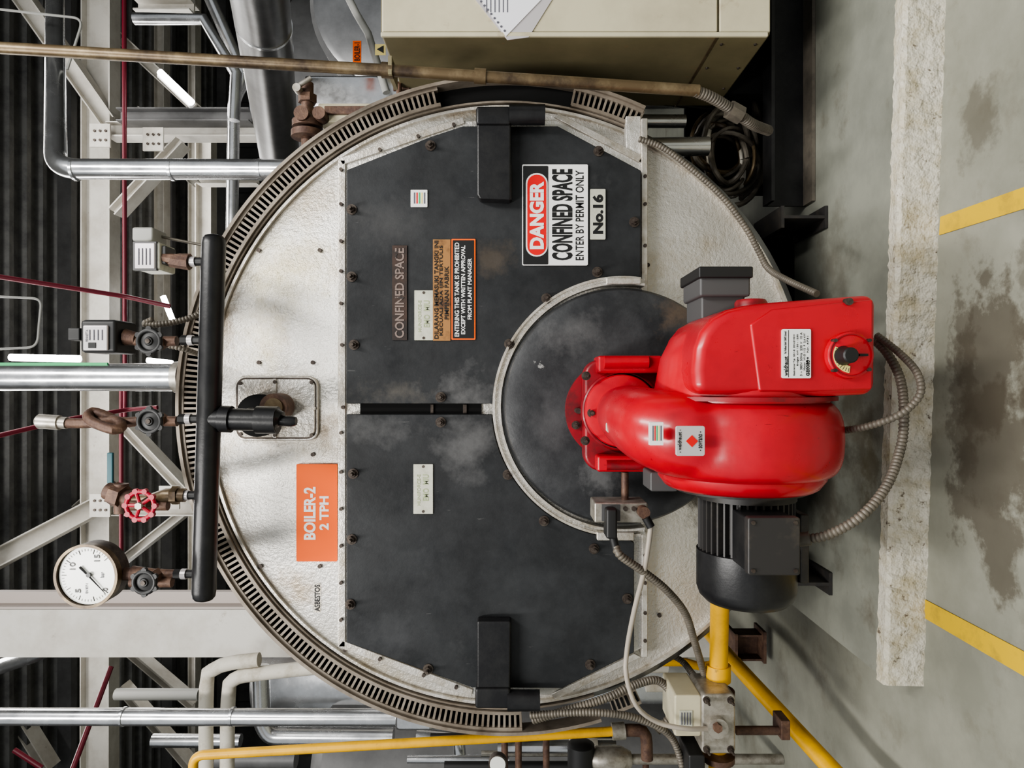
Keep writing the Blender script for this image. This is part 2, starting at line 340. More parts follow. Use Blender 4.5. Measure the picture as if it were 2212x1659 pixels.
for p in [(930,315),(760,453),(760,598),(765,745),(952,858),(1100,743),(1180,645),(1290,588),(1370,480),(1293,327),
          (952,912),(763,1023),(760,1165),(757,1305),(925,1445),(1097,1025),(1175,1125),(1283,1185),(1355,1293),(1275,1435)]:
    bolt(p[0],p[1],2.03,B,7.5,'door_bolt')
for p in [(736,365),(736,440),(736,520),(736,585),(736,655),(738,745),(740,880),(736,935),(736,1020),(736,1100),(736,1180),(736,1260),(736,1340),(820,322),(903,293),(980,268),(1394,380),(1394,440),(1394,530),(1394,1200),(1394,1260),(1394,1325),(1394,1385),(820,1425),(915,1460),(985,1486)]:
    disc('rivet',p[0],p[1],4,2.046,2.06,'bolt',B,10)
for p in [(558,540),(690,540),(558,783),(675,783),(675,982),(562,1224),(690,1224),(1400,572),(745,1405),(1425,1330)]:
    disc('rivet',p[0],p[1],4.5,2.094,2.101,'bolt',B,10)
def rrect(x0,x1,y0,y1,r,n=6):
    o=[]
    for (a,b,s) in((x1-r,y1-r,0),(x0+r,y1-r,90),(x0+r,y0+r,180),(x1-r,y0+r,270)):
        for i in range(n+1):
            t=math.radians(s+90*i/n); o.append((a+r*math.cos(t),b+r*math.sin(t)))
    return o
prism('hatch_frame',rrect(506,687,812,952,22),2.088,2.10,'alutrim',B,.004)
prism('hatch_dark_edge',rrect(510,683,816,948,20),2.0870,2.0885,'bolt',B)  # thin dark sheet, shows as a line around the hatch cover
prism('hatch_cover',rrect(513,680,819,945,18),2.083,2.09,'stucco',B,.003)
pbox('hatch_seam',590,596,818,946,2.079,2.086,'alutrim',B)
pbox('hatch_seam',512,681,879,885,2.079,2.086,'alutrim',B)
for p in [(518,828),(518,938),(672,826),(672,940),(593,825),(593,940)]: disc('rivet',p[0],p[1],4,2.078,2.085,'bolt',B,10)
disc('blowdown_flange',555,898,46,2.05,2.085,'blackmat',B)
disc('blowdown_cap',590,880,30,1.99,2.06,'rust',B)
disc('blowdown_cap_face',590,880,20,1.982,1.992,'brown',B)

# ================= SIGNS
s=grp('danger_sign')
prism('panel',rrect(1128,1270,355,573,3),2.024,2.029,'swhite',s)
prism('header',rrect(1130,1184,358,571,2),2.0225,2.025,'sblack',s)
prism('oval_border',rrect(1136,1183,374,554,22),2.0215,2.024,'swhite',s)
prism('red_oval',rrect(1139,1180,377,551,20),2.0205,2.023,'sred',s)
txt('DANGER',1144,1175,392,538,2.0200,'swhite',s,.045)
txt('CONFINED SPACE',1192,1237,365,562,2.0235,'sblack',s,.04)
txt('ENTER BY PERMIT ONLY',1243,1261,368,562,2.0235,'sblack',s,.012)
s=grp('number_sign')
prism('panel',rrect(1275,1308,408,517,2),2.024,2.029,'splate',s)
txt('No.16',1280,1303,420,505,2.0235,'sblack',s,.05)
s=grp('boiler_name_sign')
prism('panel',rrect(640,728,1003,1213,2),2.090,2.099,'orange',s)
txt('BOILER-2',656,682,1052,1166,2.0895,'swhite',s,.035)
txt('2 TPH',690,710,1072,1145,2.0895,'swhite',s,.035)
s=grp('asbestos_stencil')
prism('stencil_backing',rrect(677,693,1261,1323,2),2.0990,2.0998,'alutrim',s)
txt('ASBESTOS',679,691,1263,1321,2.0985,'sblack',s,.03)
for (a,b,y0,y1) in ((895,935,627,735),(893,935,1003,1110)):
    s=grp('maker_plate'); prism('panel',rrect(a,b,y0,y1,1),2.026,2.0295,'splate',s)
    txt('HUNIFORCE-E',a+8,a+15,y0+22,y1-18,2.0255,'stamp',s,.01); txt('EMO  MIU',a+20,a+33,y0+22,y1-28,2.0255,'stamp',s,.02)
    for yy in(y0+5,y1-5): disc('pin',(a+b)/2,yy,3,2.0245,2.027,'bolt',s,10)
s=grp('burnt_sign'); prism('panel',rrect(847,879,530,735,1),2.026,2.0295,'brownpl',s)
txt('CONFINED SPACE',853,873,536,730,2.0252,'burntink',s,.02)
s=grp('tank_warning_sign'); prism('panel',rrect(935,973,517,736,1),2.026,2.0295,'tanpl',s)
txt('DILARANG MEMASUKI TANGKI INI',938,947,520,732,2.0252,'sblack',s,.02)
txt('KECUALI ADA IJIN TERTULIS',949,958,530,725,2.0252,'sblack',s,.02)
txt('PIMPINAN PABRIK',960,969,575,690,2.0252,'sblack',s,.02)
s=grp('entry_prohibition_sign'); prism('border',rrect(975,1027,516,734,2),2.0262,2.0295,'orange',s)
prism('panel',rrect(978,1024,519,731,1),2.0255,2.027,'sblack',s)
txt('ENTERING THIS TANK IS PROHIBITED',982,992,524,727,2.025,'swhite',s,.02)
txt('EXCEPT WITH WRITTEN APPROVAL',996,1005,530,722,2.025,'swhite',s,.02)
txt('FROM PLANT MANAGER',1010,1019,558,690,2.025,'swhite',s,.02)
def sticker(x0,x1,y0,y1,d,d2,parent=None):
    s=grp('inspection_sticker') if parent is None else parent
    prism('sticker_paper',rrect(x0,x1,y0,y1,1),d,d2,'swhite',s)
    w=(x1-x0)/8; cols=['ink','sred','lblue','lyel','ink']
    for i,c in enumerate(cols):
        q=x0+w*(1.5+i*1.2); pbox('row',q,q+w*.7,y0+(y1-y0)*.15,y0+(y1-y0)*.8,d-.0006,d,c,s)
sticker(887,923,410,447,2.0265,2.0295)

# ================= BURNER
G=grp('gas_burner')
disc('mount_flange',1330,887,108,1.955,1.99,'reddk',G,64)
for a in range(20,340,40):
    t=math.radians(a); bolt(1330-92*math.cos(t),887+92*math.sin(t),1.955,G,6,'flange_bolt')
prism('swivel_flange',rrect(1262,1432,776,1018,36),1.88,1.95,'reddk',G,.01,3)
prism('lug',rrect(1292,1432,768,806,6),1.83,1.93,'red',G,.008,3)
prism('lug',rrect(1290,1412,985,1020,6),1.83,1.93,'red',G,.008,3)
cyl('hinge_barrel',W(1305,782,1.83),W(1400,782,1.83),R(14,1.83),'red',G)
cyl('hinge_barrel',W(1310,1005,1.83),W(1400,1005,1.83),R(11,1.83),'reddk',G)
lathe('neck_collar',W(1345,888,1.83),(0,1,0),[(0,R(66,1.83)),(.003,R(77,1.83)),(.006,R(79,1.83)),(.03,R(80,1.83))],'red',G,56)
lathe('collar_dark_ring',W(1345,888,1.86),(0,1,0),[(0,R(80,1.86)),(.004,R(82,1.86))],'blackmat',G,56)  # black ring added to push the collar's dark edge
lathe('collar_base',W(1345,888,1.863),(0,1,0),[(0,R(84,1.86)),(.003,R(87,1.86)),(.04,R(88,1.86))],'reddk',G,56)  # darker red back ring, also deepens the collar's edge
disc('collar_screw',1250,888,6,1.9,1.96,'bolt',G,12)
for p in((1278,892),(1266,812),(1264,952)): bolt(p[0],p[1],1.835,G,6.5,'collar_bolt')
dc=1.62
prof=[(-.215,.17),(-.213,.19),(-.203,.208),(-.185,.219),(-.16,.2245),(-.12,.226),(-.085,.2235),(-.062,.216),(-.045,.203),(-.035,.185),(-.030,.15)]
o1=lathe('casing',(0,dc,CZ-.54),(1,0,0),prof,'red',G,72)
npts=cr([W(1345,888,1.90),W(1345,889,1.80),W(1348,893,1.73),W(1370,904,1.645),W(1416,925,1.565),W(1480,940,1.525),W(1560,945,1.52)],.012)
n=len(npts); rad=[]
for i in range(n):
    t=i/(n-1); rad.append(.062+.035*min(1,max(0,t-.2)*1.6))
o2=sweep('casing_neck',npts,rad,'red',G,segs=32)
for o in(o1,o2):
    for md in list(o.modifiers): o.modifiers.remove(md)
bm=bmesh.new(); bm.from_mesh(o1.data); bm.from_mesh(o2.data); bm.to_mesh(o1.data); bm.free(); bpy.data.objects.remove(o2)
md_=o1.modifiers.new('r','REMESH'); md_.mode='VOXEL'; md_.voxel_size=.006; md_.use_smooth_shade=True
sm=o1.modifiers.new('s','SMOOTH'); sm.factor=.5; sm.iterations=14
lathe('casing_seam',(-.032,dc,CZ-.54),(1,0,0),[(-.006,.19),(-.005,.212),(.004,.212),(.006,.19)],'reddk',G,72)
lathe('motor_flange',(-.232,dc,CZ-.54),(1,0,0),[(-.012,.12),(-.012,.165),(-.006,.175),(.014,.19),(.03,.19)],'red',G,64)
lathe('motor_flange_ring',(-.246,dc,CZ-.54),(1,0,0),[(-.006,.10),(-.005,.15),(.006,.152)],'motor',G,64)
hp=[(1502,852),(1498,800),(1503,752),(1516,716),(1540,686),(1572,668),(1612,658),(1660,652),(1898,634),(1896,852),(1760,858)]
prism('air_housing',hp,1.42,1.74,'red',G,.024,6)
prism('housing_cover',[(1620,700),(1668,668),(1888,646),(1886,842),(1752,846),(1640,846)],1.416,1.43,'red',G,.006,3)
lathe('housing_throat',(0,dc,CZ-.54),(1,0,0),[(-.05,.16),(-.045,.195),(-.02,.20),(.06,.185),(.11,.16),(.14,.11)],'red',G,64)
lathe('intake_boss',W(1622,664,1.50),(1,0,0),[(-.02,R(34,1.5)),(.010,R(34,1.5)),(.016,R(30,1.5)),(.017,R(22,1.5))],'reddk',G,32)
disc('housing_plug',1836,651,8,1.409,1.43,'bolt',G,20)
prism('name_plate',rrect(1690,1752,711,817,3),1.411,1.4165,'swhite',G)
txt('weldhaust',1693,1702,770,812,1.4105,'sblack',G,.02)
for i,(t_,y0,y1) in enumerate([('Max Weldhaust GmbH  D-88475 Schwendi',716,764),('Gasbrenner Typ  G3/1-E  DIN-DVGW',722,812),('Erdgas  kW 130 - 1250',722,790),('3 ~ 380V 50Hz  230 V  10 A',718,812),('Motor  W-D 112  P  2,6 kW',720,800),('Jahr 1998   Nr. 4731',726,812)]):
    a=1706+i*7.4 if i else 1694
    txt(t_,a,a+4.5,y0,y1,1.4105,'sblack',G,0)
txt('CE0085',1741,1749,778,812,1.4105,'sblack',G,.02)
pbox('plate_rule',1703,1704,713,815,1.4104,1.4112,'sblack',G)
lathe('dial',W(1840,767,1.400),(0,1,0),[(0,R(44,1.4)),(.004,R(50,1.4)),(.02,R(52,1.4))],'red',G,48)
annulus('dial_groove',(X(767,1.398),Z(1840,1.398)),R(44,1.398),R(46,1.398),0,360,1.3985,1.402,'reddk',G,48)
annulus('dial_scale',(X(767,1.398),Z(1840,1.398)),R(24,1.398),R(39,1.398),62,172,1.3975,1.402,'lyel',G,30)
for i in range(11):
    a=math.radians(66+i*10.2); c=W(1840,767,1.3975); u=Vector((math.cos(a),0,math.sin(a)))
    cyl('dial_tick',c+u*R(29,1.4),c+u*R(37,1.4),.0006,'sblack',G,6)
lathe('dial_knob',W(1840,767,1.365),(0,1,0),[(0,R(14,1.37)),(.003,R(17,1.37)),(.022,R(18,1.37)),(.034,R(22,1.37))],'rubber',G,32)
for p in((1806,735),(1880,735),(1806,800),(1880,798)): disc('dial_screw',p[0],p[1],4,1.394,1.41,'bolt',G,12)
pbox('dial_index',1858,1876,764,769,1.393,1.402,'sblack',G)
pbox('servo_box',1512,1622,577,640,1.60,1.76,'sgrey',G,.006)
pbox('servo_box_cover',1510,1628,575,600,1.59,1.77,'rubber',G,.004)
pbox('servo_mount',1515,1610,636,690,1.62,1.76,'sgrey',G,.006)
cyl('linkage_rod',W(1491,700,1.7),W(1491,790,1.7),R(3,1.7),'bolt',G,8)
cyl('linkage_rod',W(1488,735,1.69),W(1512,735,1.69),R(7,1.7),'bolt',G,10)
for q in(712,728,745): cyl('linkage_nut',W(1484,q,1.69),W(1500,q,1.69),R(6,1.7),'diecast',G,6)
lathe('damper_stud',W(1452,812,1.78),(0,1,0),[(0,R(6,1.78)),(.02,R(13,1.78)),(.05,R(15,1.78)),(.09,R(10,1.78))],'bolt',G,20)
cyl('damper_rod',W(1447,800,1.76),W(1475,800,1.76),R(5,1.7),'diecast',G,10)
cyl('damper_rod',W(1475,795,1.76),W(1475,850,1.76),R(4,1.7),'bolt',G,10)
prism('badge_plate',rrect(1460,1523,920,985,5),1.387,1.393,'ssilver',G,.001)
disc('badge_mark',1495,953,13,1.3855,1.388,'sred',G,4)
txt('- weldhaust -',1464,1472,928,978,1.3862,'sblack',G,.01); txt('- sovrano -',1509,1517,932,974,1.3862,'sblack',G,.01)
prism('lift_plate',[(1309,915),(1322,904),(1340,910),(1350,922),(1350,937),(1336,944),(1320,940),(1309,930)],1.60,1.606,'splate',G,.002)
disc('lift_plate_screw',1330,924,6,1.594,1.602,'bolt',G,12)
def gear(name,x0,x1,c,r0,r1,nf,m,parent):
    vs=[];n=nf*4
    for xx in(x0,x1):
        for i in range(n):
            a=2*math.pi*i/n; r=r1 if i%4 in(0,1) else r0
            vs.append((xx,c[0]+r*math.cos(a),c[1]+r*math.sin(a)))
    fs=[tuple(range(n)),tuple(range(2*n-1,n-1,-1))]+[(i,(i+1)%n,n+(i+1)%n,n+i) for i in range(n)]
    return mk(name,vs,fs,m,parent)
mc=(dc,CZ-.555); gear('motor_fins',-.40,-.246,mc,.095,.110,40,'motor',G)
lathe('motor_end_ring',(-.26,mc[0],mc[1]),(1,0,0),[(-.012,.10),(-.01,.113),(.012,.113)],'motor',G,48)
lathe('motor_fan_cowl',(-.39,mc[0],mc[1]),(-1,0,0),[(0,.108),(.002,.114),(.09,.114),(.108,.108),(.122,.094),(.129,.07),(.13,.01)],'black',G,56)
prism('terminal_box',rrect(1620,1728,1122,1242,4),1.405,1.52,'black',G,.004)
prism('terminal_box_lid',rrect(1616,1730,1118,1244,6),1.395,1.42,'motor',G,.004)
for p in((1628,1130),(1720,1130),(1628,1234),(1720,1234)): disc('lid_screw',p[0],p[1],4.5,1.391,1.396,'bolt',G,12)
box('motor_foot',-.46,-.30,dc-.05,dc+.07,CZ-.685,CZ-.662,'motor',G,.005)
prism('grey_junction',rrect(1405,1465,1020,1062,5),1.70,1.80,'sgrey',G,.004)
cyl('brass_tee',W(1350,1020,1.85),W(1350,1090,1.85),R(8,1.85),'rust',G)
prism('gas_pressure_switch',rrect(1284,1400,1086,1130,4),1.80,1.90,'diecast',G,.005)
pbox('switch_face',1300,1340,1090,1126,1.797,1.80,'sgrey',G)
for i in range(3): disc('switch_screw',1352+i*18,1100,5,1.79,1.80,'bolt',G,10)
disc('switch_port',1392,1108,13,1.77,1.81,'rust',G,16)
pbox('ignition_plug',1310,1334,1100,1165,1.76,1.82,'rubber',G,.006)
cyl('ignition_lead',W(1322,1150,1.78),W(1330,1185,1.78),R(9,1.78),'rubber',G)
sweep('gland',[W(1810,921,1.56),W(1824,932,1.56)],R(9,1.5),'reddk',G) 
cyl('hose_elbow',W(1395,1118,1.77),W(1406,1138,1.77),R(9,1.77),'rubber',G)
sticker(1404,1433,912,962,1.41,1.425,G)

conduit('flexible_conduit',[(1822,930,1.56),(1870,922,1.50),(1935,900,1.46),(1975,870,1.45),(1990,840,1.45),(1978,800,1.48),(1940,760,1.54),(1895,725,1.60)],8.5)
conduit('flexible_conduit',[(1735,1166,1.47),(1790,1155,1.44),(1860,1115,1.42),(1915,1050,1.44),(1945,970,1.48),(1953,900,1.50),(1945,820,1.54),(1918,765,1.58),(1890,735,1.62)],10.5)
cyl('conduit_gland',W(1725,1166,1.47),W(1750,1163,1.46),R(15,1.46),'hose',G)
conduit('flexible_conduit',[(1330,1180,1.78),(1340,1200,1.77),(1390,1235,1.80),(1440,1275,1.84),(1480,1325,1.9),(1500,1385,1.98),(1515,1435,2.05),(1528,1480,2.1)],8.5)
sweep('gas_sense_hose',cr([W(1406,1135,1.77),W(1402,1170,1.78),W(1390,1240,1.8),(W(1370,1320,1.85)),W(1355,1400,1.9),W(1353,1460,1.9),W(1375,1525,1.9),W(1420,1560,1.92),W(1480,1574,1.92),W(1535,1574,1.95)],.02),R(5.5,1.85),'hosecl')

# ================= HEADER ASSEMBLY
H=grp('steam_header')
a=W(462,520,1.88);b=W(440,1285,1.88); hr=R(25,1.88); t=(b-a).normalized()
pts=[a-t*hr*.55,a-t*hr*.4,a-t*hr*.15,a+t*.01,b-t*.01,b+t*hr*.15,b+t*hr*.4,b+t*hr*.55]
sweep('manifold',pts,[hr*.35,hr*.75,hr*.95,hr,hr,hr*.95,hr*.75,hr*.35],'black',H,32)
sweep('drop_pipe',[W(455,905,1.88),W(600,908,1.88)],R(24,1.88),'black',H,24)
sweep('drop_collar',[W(478,905,1.88),W(500,906,1.88)],R(29,1.88),'black',H,24)
sweep('drop_nozzle',[W(555,907,1.88),W(600,908,1.88)],R(30,1.88),'black',H,24)
sweep('drop_end',[W(600,908,1.88),W(606,908,1.88),W(607,909,1.88),W(630,910,1.88),W(640,910,1.88)],[R(26,1.88),R(20,1.88),R(12,1.88),R(12,1.88),R(9,1.88)],'black',H,16)
sweep('header_stay',[W(530,905,1.88),W(545,898,2.0),W(555,898,2.06)],R(20,1.88),'black',H,16)
for py in(565,735,905,1070,1240):
    q=460-(py-520)*.029
    sweep('stub',[W(q-45,py,1.88),W(q-15,py,1.88)],R(9,1.88),'rubber',H,12)
    sweep('stub_nut',[W(q-62,py,1.88),W(q-40,py,1.88)],R(11,1.88),'rubber',H,6)
    sweep('stub_label',[W(q-47,py,1.88),W(q-36,py,1.88)],R(11.3,1.88),'ssilver',H,16)
def valve(px,py,m='rubber',r=28):
    v=grp('needle_valve' if m=='rubber' else 'gate_valve')
    sweep('body',[W(px+60,py,1.88),W(px-30,py,1.88)],R(11,1.88),'rust',v,12)
    lathe('bonnet',W(px,py,1.82),(0,1,0),[(0,R(9,1.88)),(.03,R(14,1.88)),(.07,R(16,1.88))],'rust',v,6)
    c=W(px,py,1.79); n=40
    rim=[c+Vector((math.cos(2*math.pi*i/n),0,math.sin(2*math.pi*i/n)))*R(r-4,1.79) for i in range(n+1)]
    sweep('handwheel_rim',rim,R(5,1.79),m,v,10,caps=False)
    if m=='rubber':
        lathe('handwheel_disc',c+Vector((0,-.006,0)),(0,1,0),[(0,R(8,1.8)),(.004,R(10,1.8)),(.008,R(r-4,1.8)),(.012,R(r-4,1.8))],'rubber',v,32)
        lathe('hub_cap',c+Vector((0,-.010,0)),(0,1,0),[(0,R(5,1.8)),(.006,R(6,1.8))],'bolt',v,12)
        for i in range(6):
            a_=i*math.pi/3; lathe('knurl',c+Vector((math.cos(a_),0,math.sin(a_)))*R(r-1,1.79)-Vector((0,.005,0)),(0,1,0),[(0,R(6,1.79)),(.010,R(6,1.79))],m,v,10)
    else:
        for i in range(5):
            a_=2*math.pi*i/5+.3; u=Vector((math.cos(a_),0,math.sin(a_)))
            cyl('spoke',c,c+u*R(r-4,1.79),R(4,1.79),m,v,8)
        for i in range(10):
            a_=2*math.pi*i/10+.3; u=Vector((math.cos(a_),0,math.sin(a_)))
            lathe('grip',c+u*R(r-2,1.79)-Vector((0,.006,0)),(0,1,0),[(0,R(6,1.79)),(.012,R(6,1.79))],m,v,10)
        lathe('hub_nut',c-Vector((0,.012,0)),(0,1,0),[(0,R(8,1.79)),(.02,R(9,1.79))],'diecast',v,6)
    return v
valve(322,737); valve(323,910); valve(312,1258,r=27)
rv=valve(303,1092,'redwheel',34)
sweep('valve_body',cr([W(400,1070,1.88),W(360,1070,1.88),W(330,1080,1.9),W(290,1085,1.9)],.02),R(15,1.88),'brown',rv,14)
sweep('valve_union',[W(372,1070,1.88),W(386,1070,1.88)],R(20,1.88),'brown',rv,6)
sweep('valve_nipple',[W(285,1080,1.91),W(232,1060,1.92)],R(19,1.9),'rust',rv,14)
sweep('valve_hex',[W(268,1074,1.91),W(246,1066,1.915)],R(27,1.9),'rust',rv,6)
sweep('valve_tee',[W(262,1045,1.915),W(262,1108,1.915)],R(15,1.9),'rust',rv,14)
ps=grp('pressure_switch')
pbox('housing',288,345,522,582,1.86,1.95,'splate',ps,.006); pbox('face',290,334,524,580,1.853,1.862,'ssilver',ps,.003); pbox('face_frame',286,338,521,584,1.856,1.868,'sgrey',ps,.002)
pbox('bracket',340,358,530,570,1.87,1.93,'sgrey',ps,.004)
pbox('top_housing',284,330,490,520,1.90,1.98,'greyp',ps,.006)
for i in range(4): pbox('scale_line',298+i*8,300+i*8,536,572,1.8515,1.853,'ink',ps)
sweep('stem',[W(350,557,1.88),W(375,560,1.88),W(376,562,1.88),W(410,566,1.88)],[R(11,1.88),R(14,1.88),R(18,1.88),R(18,1.88)],'rust',ps,8)
pipe('capillary',[(335,505,1.95),(350,512,1.95),(440,530,1.95)],3,'hose',ps)
ps=grp('pressure_switch')
pbox('housing',172,250,690,762,1.84,1.95,'rubber',ps,.010); pbox('face',178,232,702,757,1.833,1.842,'ssilver',ps,.004)
pbox('cable_gland',145,172,708,735,1.88,1.93,'rubber',ps,.004)
pbox('window',190,206,740,752,1.831,1.833,'sblack',ps)
txt('PENNETTA',184,189,712,738,1.8315,'ink',ps,.0)
for i in range(4): pbox('scale_line',192+i*9,194+i*9,712,735,1.8315,1.833,'ink',ps)
sweep('stem',[W(245,727,1.88),W(270,728,1.88),W(271,728,1.88),W(295,732,1.88)],[R(12,1.88),R(12,1.88),R(18,1.88),R(14,1.88)],'rust',ps,10)
sp=grp('pressure_transmitter')
sweep('siphon',cr([W(300,910,1.88),W(262,912,1.88),W(225,897,1.88),W(200,890,1.88),W(190,899,1.86),W(200,912,1.84),W(245,928,1.82),W(262,922,1.84),W(250,908,1.86),W(190,914,1.88),W(140,914,1.88)],.015),R(11,1.88),'rust',sp,12)
sweep('probe',[W(145,914,1.88),W(130,913,1.88),W(129,913,1.88),W(85,910,1.88),W(78,910,1.88)],[R(13,1.88),R(13,1.88),R(16,1.88),R(16,1.88),R(9,1.88)],'diecast',sp,20)
g=grp('pressure_gauge'); gd=1.86
lathe('case',W(190,1243,gd),(0,1,0),[(0,R(64,gd)),(-.0,R(68,gd)),(.05,R(68,gd)),(.06,R(55,gd))],'bolt',g,64)
annulus('bezel',(X(1243,gd),Z(190,gd)),R(63,gd),R(69,gd),0,360,gd-.012,gd+.01,'brown',g,64)
disc('face',190,1243,63,gd-.003,gd+.002,'glass',g,64)
gc=W(190,1243,gd-.004)
for i in range(41):
    a_=math.radians(228-276*i/40); u=Vector((math.cos(a_),0,math.sin(a_))); L=10 if i%5==0 else 5
    cyl('tick',gc+u*R(57-L,gd),gc+u*R(57,gd),.0008 if L>5 else .0005,'sblack',g,6)
txt('5',162,174,1272,1281,gd-.0045,'sblack',g,.01); txt('10',150,162,1215,1231,gd-.0045,'sblack',g,.01)
txt('15',203,215,1198,1213,gd-.0045,'sblack',g,.01); txt('0',221,232,1270,1277,gd-.0045,'sblack',g,.01)
txt('EN 837-1',184,189,1261,1282,gd-.0045,'ink',g,0); txt('bar',216,224,1236,1248,gd-.0045,'ink',g,0)
n1=W(172,1225,gd-.008);n2=W(228,1283,gd-.008); sweep('needle',[n1,W(190,1243,gd-.008),n2],[.0034,.0025,.0008],'sblack',g,8)
disc('needle_hub',190,1243,5,gd-.012,gd-.006,'sblack',g,16)
sweep('stem',[W(255,1240,1.89),W(285,1240,1.89),W(286,1240,1.89),W(330,1240,1.89),W(380,1240,1.89)],[R(14,1.88),R(14,1.88),R(18,1.88),R(12,1.88),R(10,1.88)],'rust',g,12)

# ================= CABINET (right)
K=grp('control_cabinet')
cd=1.95
xl=X(76,cd)
box('body',xl,xl+1.2,cd,cd+.50,Z(1665,cd),Z(822,cd),'olive',K,.008)
box('front_door',xl+.004,xl+1.19,cd-.012,cd+.002,Z(1548,cd),Z(826,cd),'cream',K,.005)
box('front_kick',xl+.004,xl+1.19,cd-.010,cd+.002,Z(1662,cd),Z(1552,cd),'cream',K,.005)
box('side_seam',xl-.003,xl+.01,cd+.0,cd+.50,Z(1553,cd),Z(1548,cd),'brown',K)
for zz in(1570,1645):
    for yy in(.05,.2,.35): lathe('screw',(xl-.004,cd+yy,Z(zz,cd)),(1,0,0),[(0,.004),(.005,.005)],'bolt',K,10)
pbox('left_frame_strip',822,1660,68,78,cd-.016,cd-.005,'cream',K,.003)
box('cabinet_base',xl+.02,xl+1.2,cd+.44,cd+.5,.10,Z(1665,cd),'blackmat',K)
prism('plastic_sleeve',[(980,-60),(1096,86),(1142,80),(1192,0),(1215,-60)],cd-.015,cd-.0125,'ssilver',K)
prism('paper_sheet',[(1000,-55),(1093,78),(1168,0),(1170,-55)],cd-.018,cd-.0155,'paper',K)
for i in range(12):
    t=i/11; disc('punch_hole',1010+80*t,-34+100*t,2.5,cd-.0195,cd-.018,'ink',K,8)
for i in range(6): pbox('text_row',1050+i*9,1052+i*9,-2,26,cd-.019,cd-.018,'ink',K)
bb=grp('base_channel')
bd=2.34; zb=.10
box('web',X(445,bd),2.6,bd,bd+.01,zb,Z(1655,bd),'black',bb)
box('top_flange',X(445,bd),2.6,bd-.07,bd+.01,Z(1657,bd),Z(1650,bd),'black',bb)
box('bottom_flange',X(445,bd),2.6,bd-.07,bd+.01,.101,.112,'hose',bb)
def support(py,d0):
    sk=grp('support_channel'); xx=X(py,d0)
    box('channel_web',xx-.035,xx+.035,d0,2.43,.101,.111,'motor',sk); box('channel_rib',xx-.005,xx+.005,d0,2.43,.111,.24,'motor',sk); box('channel_top',xx-.035,xx+.035,d0+.0,2.43,.24,.25,'motor',sk)
support(468,2.18); support(1262,2.15)
sd_=grp('boiler_saddle'); box('saddle_web',-.6,.55,2.5,2.52,.101,.30,'blackmat',sd_); box('saddle_foot',-.6,.55,2.44,2.58,.1005,.112,'blackmat',sd_)
bp=grp('vertical_drain_pipe')
sweep('pipe',[W(-40,101,1.88),W(838,152,1.88),W(1510,196,1.88)],R(12.5,1.88),'brown',bp)
for q in((825,151),(1025,164)): 
    a=W(q[0],q[1],1.88); b=W(q[0]+25,q[1]+1.6,1.88); sweep('coupling',[a,b],R(16.5,1.88),'brown',bp)
pbox('bracket',838,846,120,160,1.86,1.96,'olive',bp)
conduit('lower_flex',[(1500,196,1.88),(1540,212,1.90),(1590,243,1.95),(1625,268,2.0),(1660,282,2.1)],12,parent=bp)
sweep('lower_nut',[W(1575,236,1.94),W(1600,250,1.95)],R(20,1.95),'hose',bp,8)
conduit('flexible_conduit',[(1380,300,2.03),(1430,318,2.03),(1490,362,2.03),(1560,425,2.03),(1610,490,2.03),(1640,545,2.03),(1660,580,2.0),(1700,605,1.9),(1765,635,1.78)],7)
cc=grp('cable_coil')
for i in range(15):
    c0=(1565+random.uniform(-14,14),335+random.uniform(-25,20)); rx=random.uniform(34,72); ry=random.uniform(50,100); ph=random.uniform(0,.5)
    pts=[]
    for j in range(33):
        t=2*math.pi*j/32; pts.append(W(c0[0]+rx*math.cos(t+ph)+.25*ry*math.sin(t),c0[1]+ry*math.sin(t),2.46+.06*math.sin(t*2+i)+i*.006))
    sweep('cable_loop',pts,R(random.choice([4,5,6]),2.4),random.choice(['hose','insul','hose','brown','hose']),cc,8,caps=False)
for i in range(6):
    sweep('cable_tail',cr([W(1590,150+i*22,2.75),W(1635,235+i*12,2.6),W(1650,330+i*10,2.55),W(1600,400+i*6,2.5)],.03),R(6,2.4),'hose',cc,8)
box('dark_panel',X(420,2.62),X(120,2.62),2.62,2.64,.101,Z(1480,2.62),'blackmat',cc)  # black panel added to keep the gap behind the cables dark
sp=grp('lagged_stub_pipe')
sweep('pipe',[W(1395,318,2.3),W(1530,316,2.3)],R(20,2.3),'alu',sp); sweep('pipe_b',[W(1380,262,2.4),W(1480,262,2.4)],R(14,2.4),'alu',sp)
hk=grp('horizontal_rod'); cyl('rod',W(1370,215,2.5),W(1575,240,2.5),R(5,2.5),'rubber',hk)

lg=grp('water_level_gauge'); ld_=2.3
pbox('sight_column',686,850,222,264,ld_,ld_+.08,'cream',lg,.006); pbox('sight_column_face',700,790,228,246,ld_-.01,ld_,'rust',lg,.003)
sweep('flange',[W(664,262,ld_),W(664,276,ld_)],R(32,ld_),'rust',lg,20); sweep('flange',[W(664,284,ld_),W(664,298,ld_)],R(34,ld_),'rust',lg,20)
sweep('riser',[W(664,180,ld_),W(664,330,ld_)],R(13,ld_),'rust',lg,16); sweep('riser_nut',[W(664,205,ld_),W(664,222,ld_)],R(20,ld_),'rust',lg,6)
disc('cock',650,243,16,ld_-.06,ld_,'rust',lg,20); disc('cock',688,243,14,ld_-.05,ld_,'rust',lg,20)
cyl('handle',W(640,188,ld_-.04),W(672,168,ld_-.04),R(5,ld_),'diecast',lg,10); disc('handle_knob',640,188,9,ld_-.05,ld_-.02,'diecast',lg,14)
cyl('handle',W(862,178,ld_-.04),W(862,215,ld_),R(6,ld_),'rust',lg,10); cyl('handle_bar',W(850,192,ld_),W(885,192,ld_),R(5,ld_),'rust',lg,10)

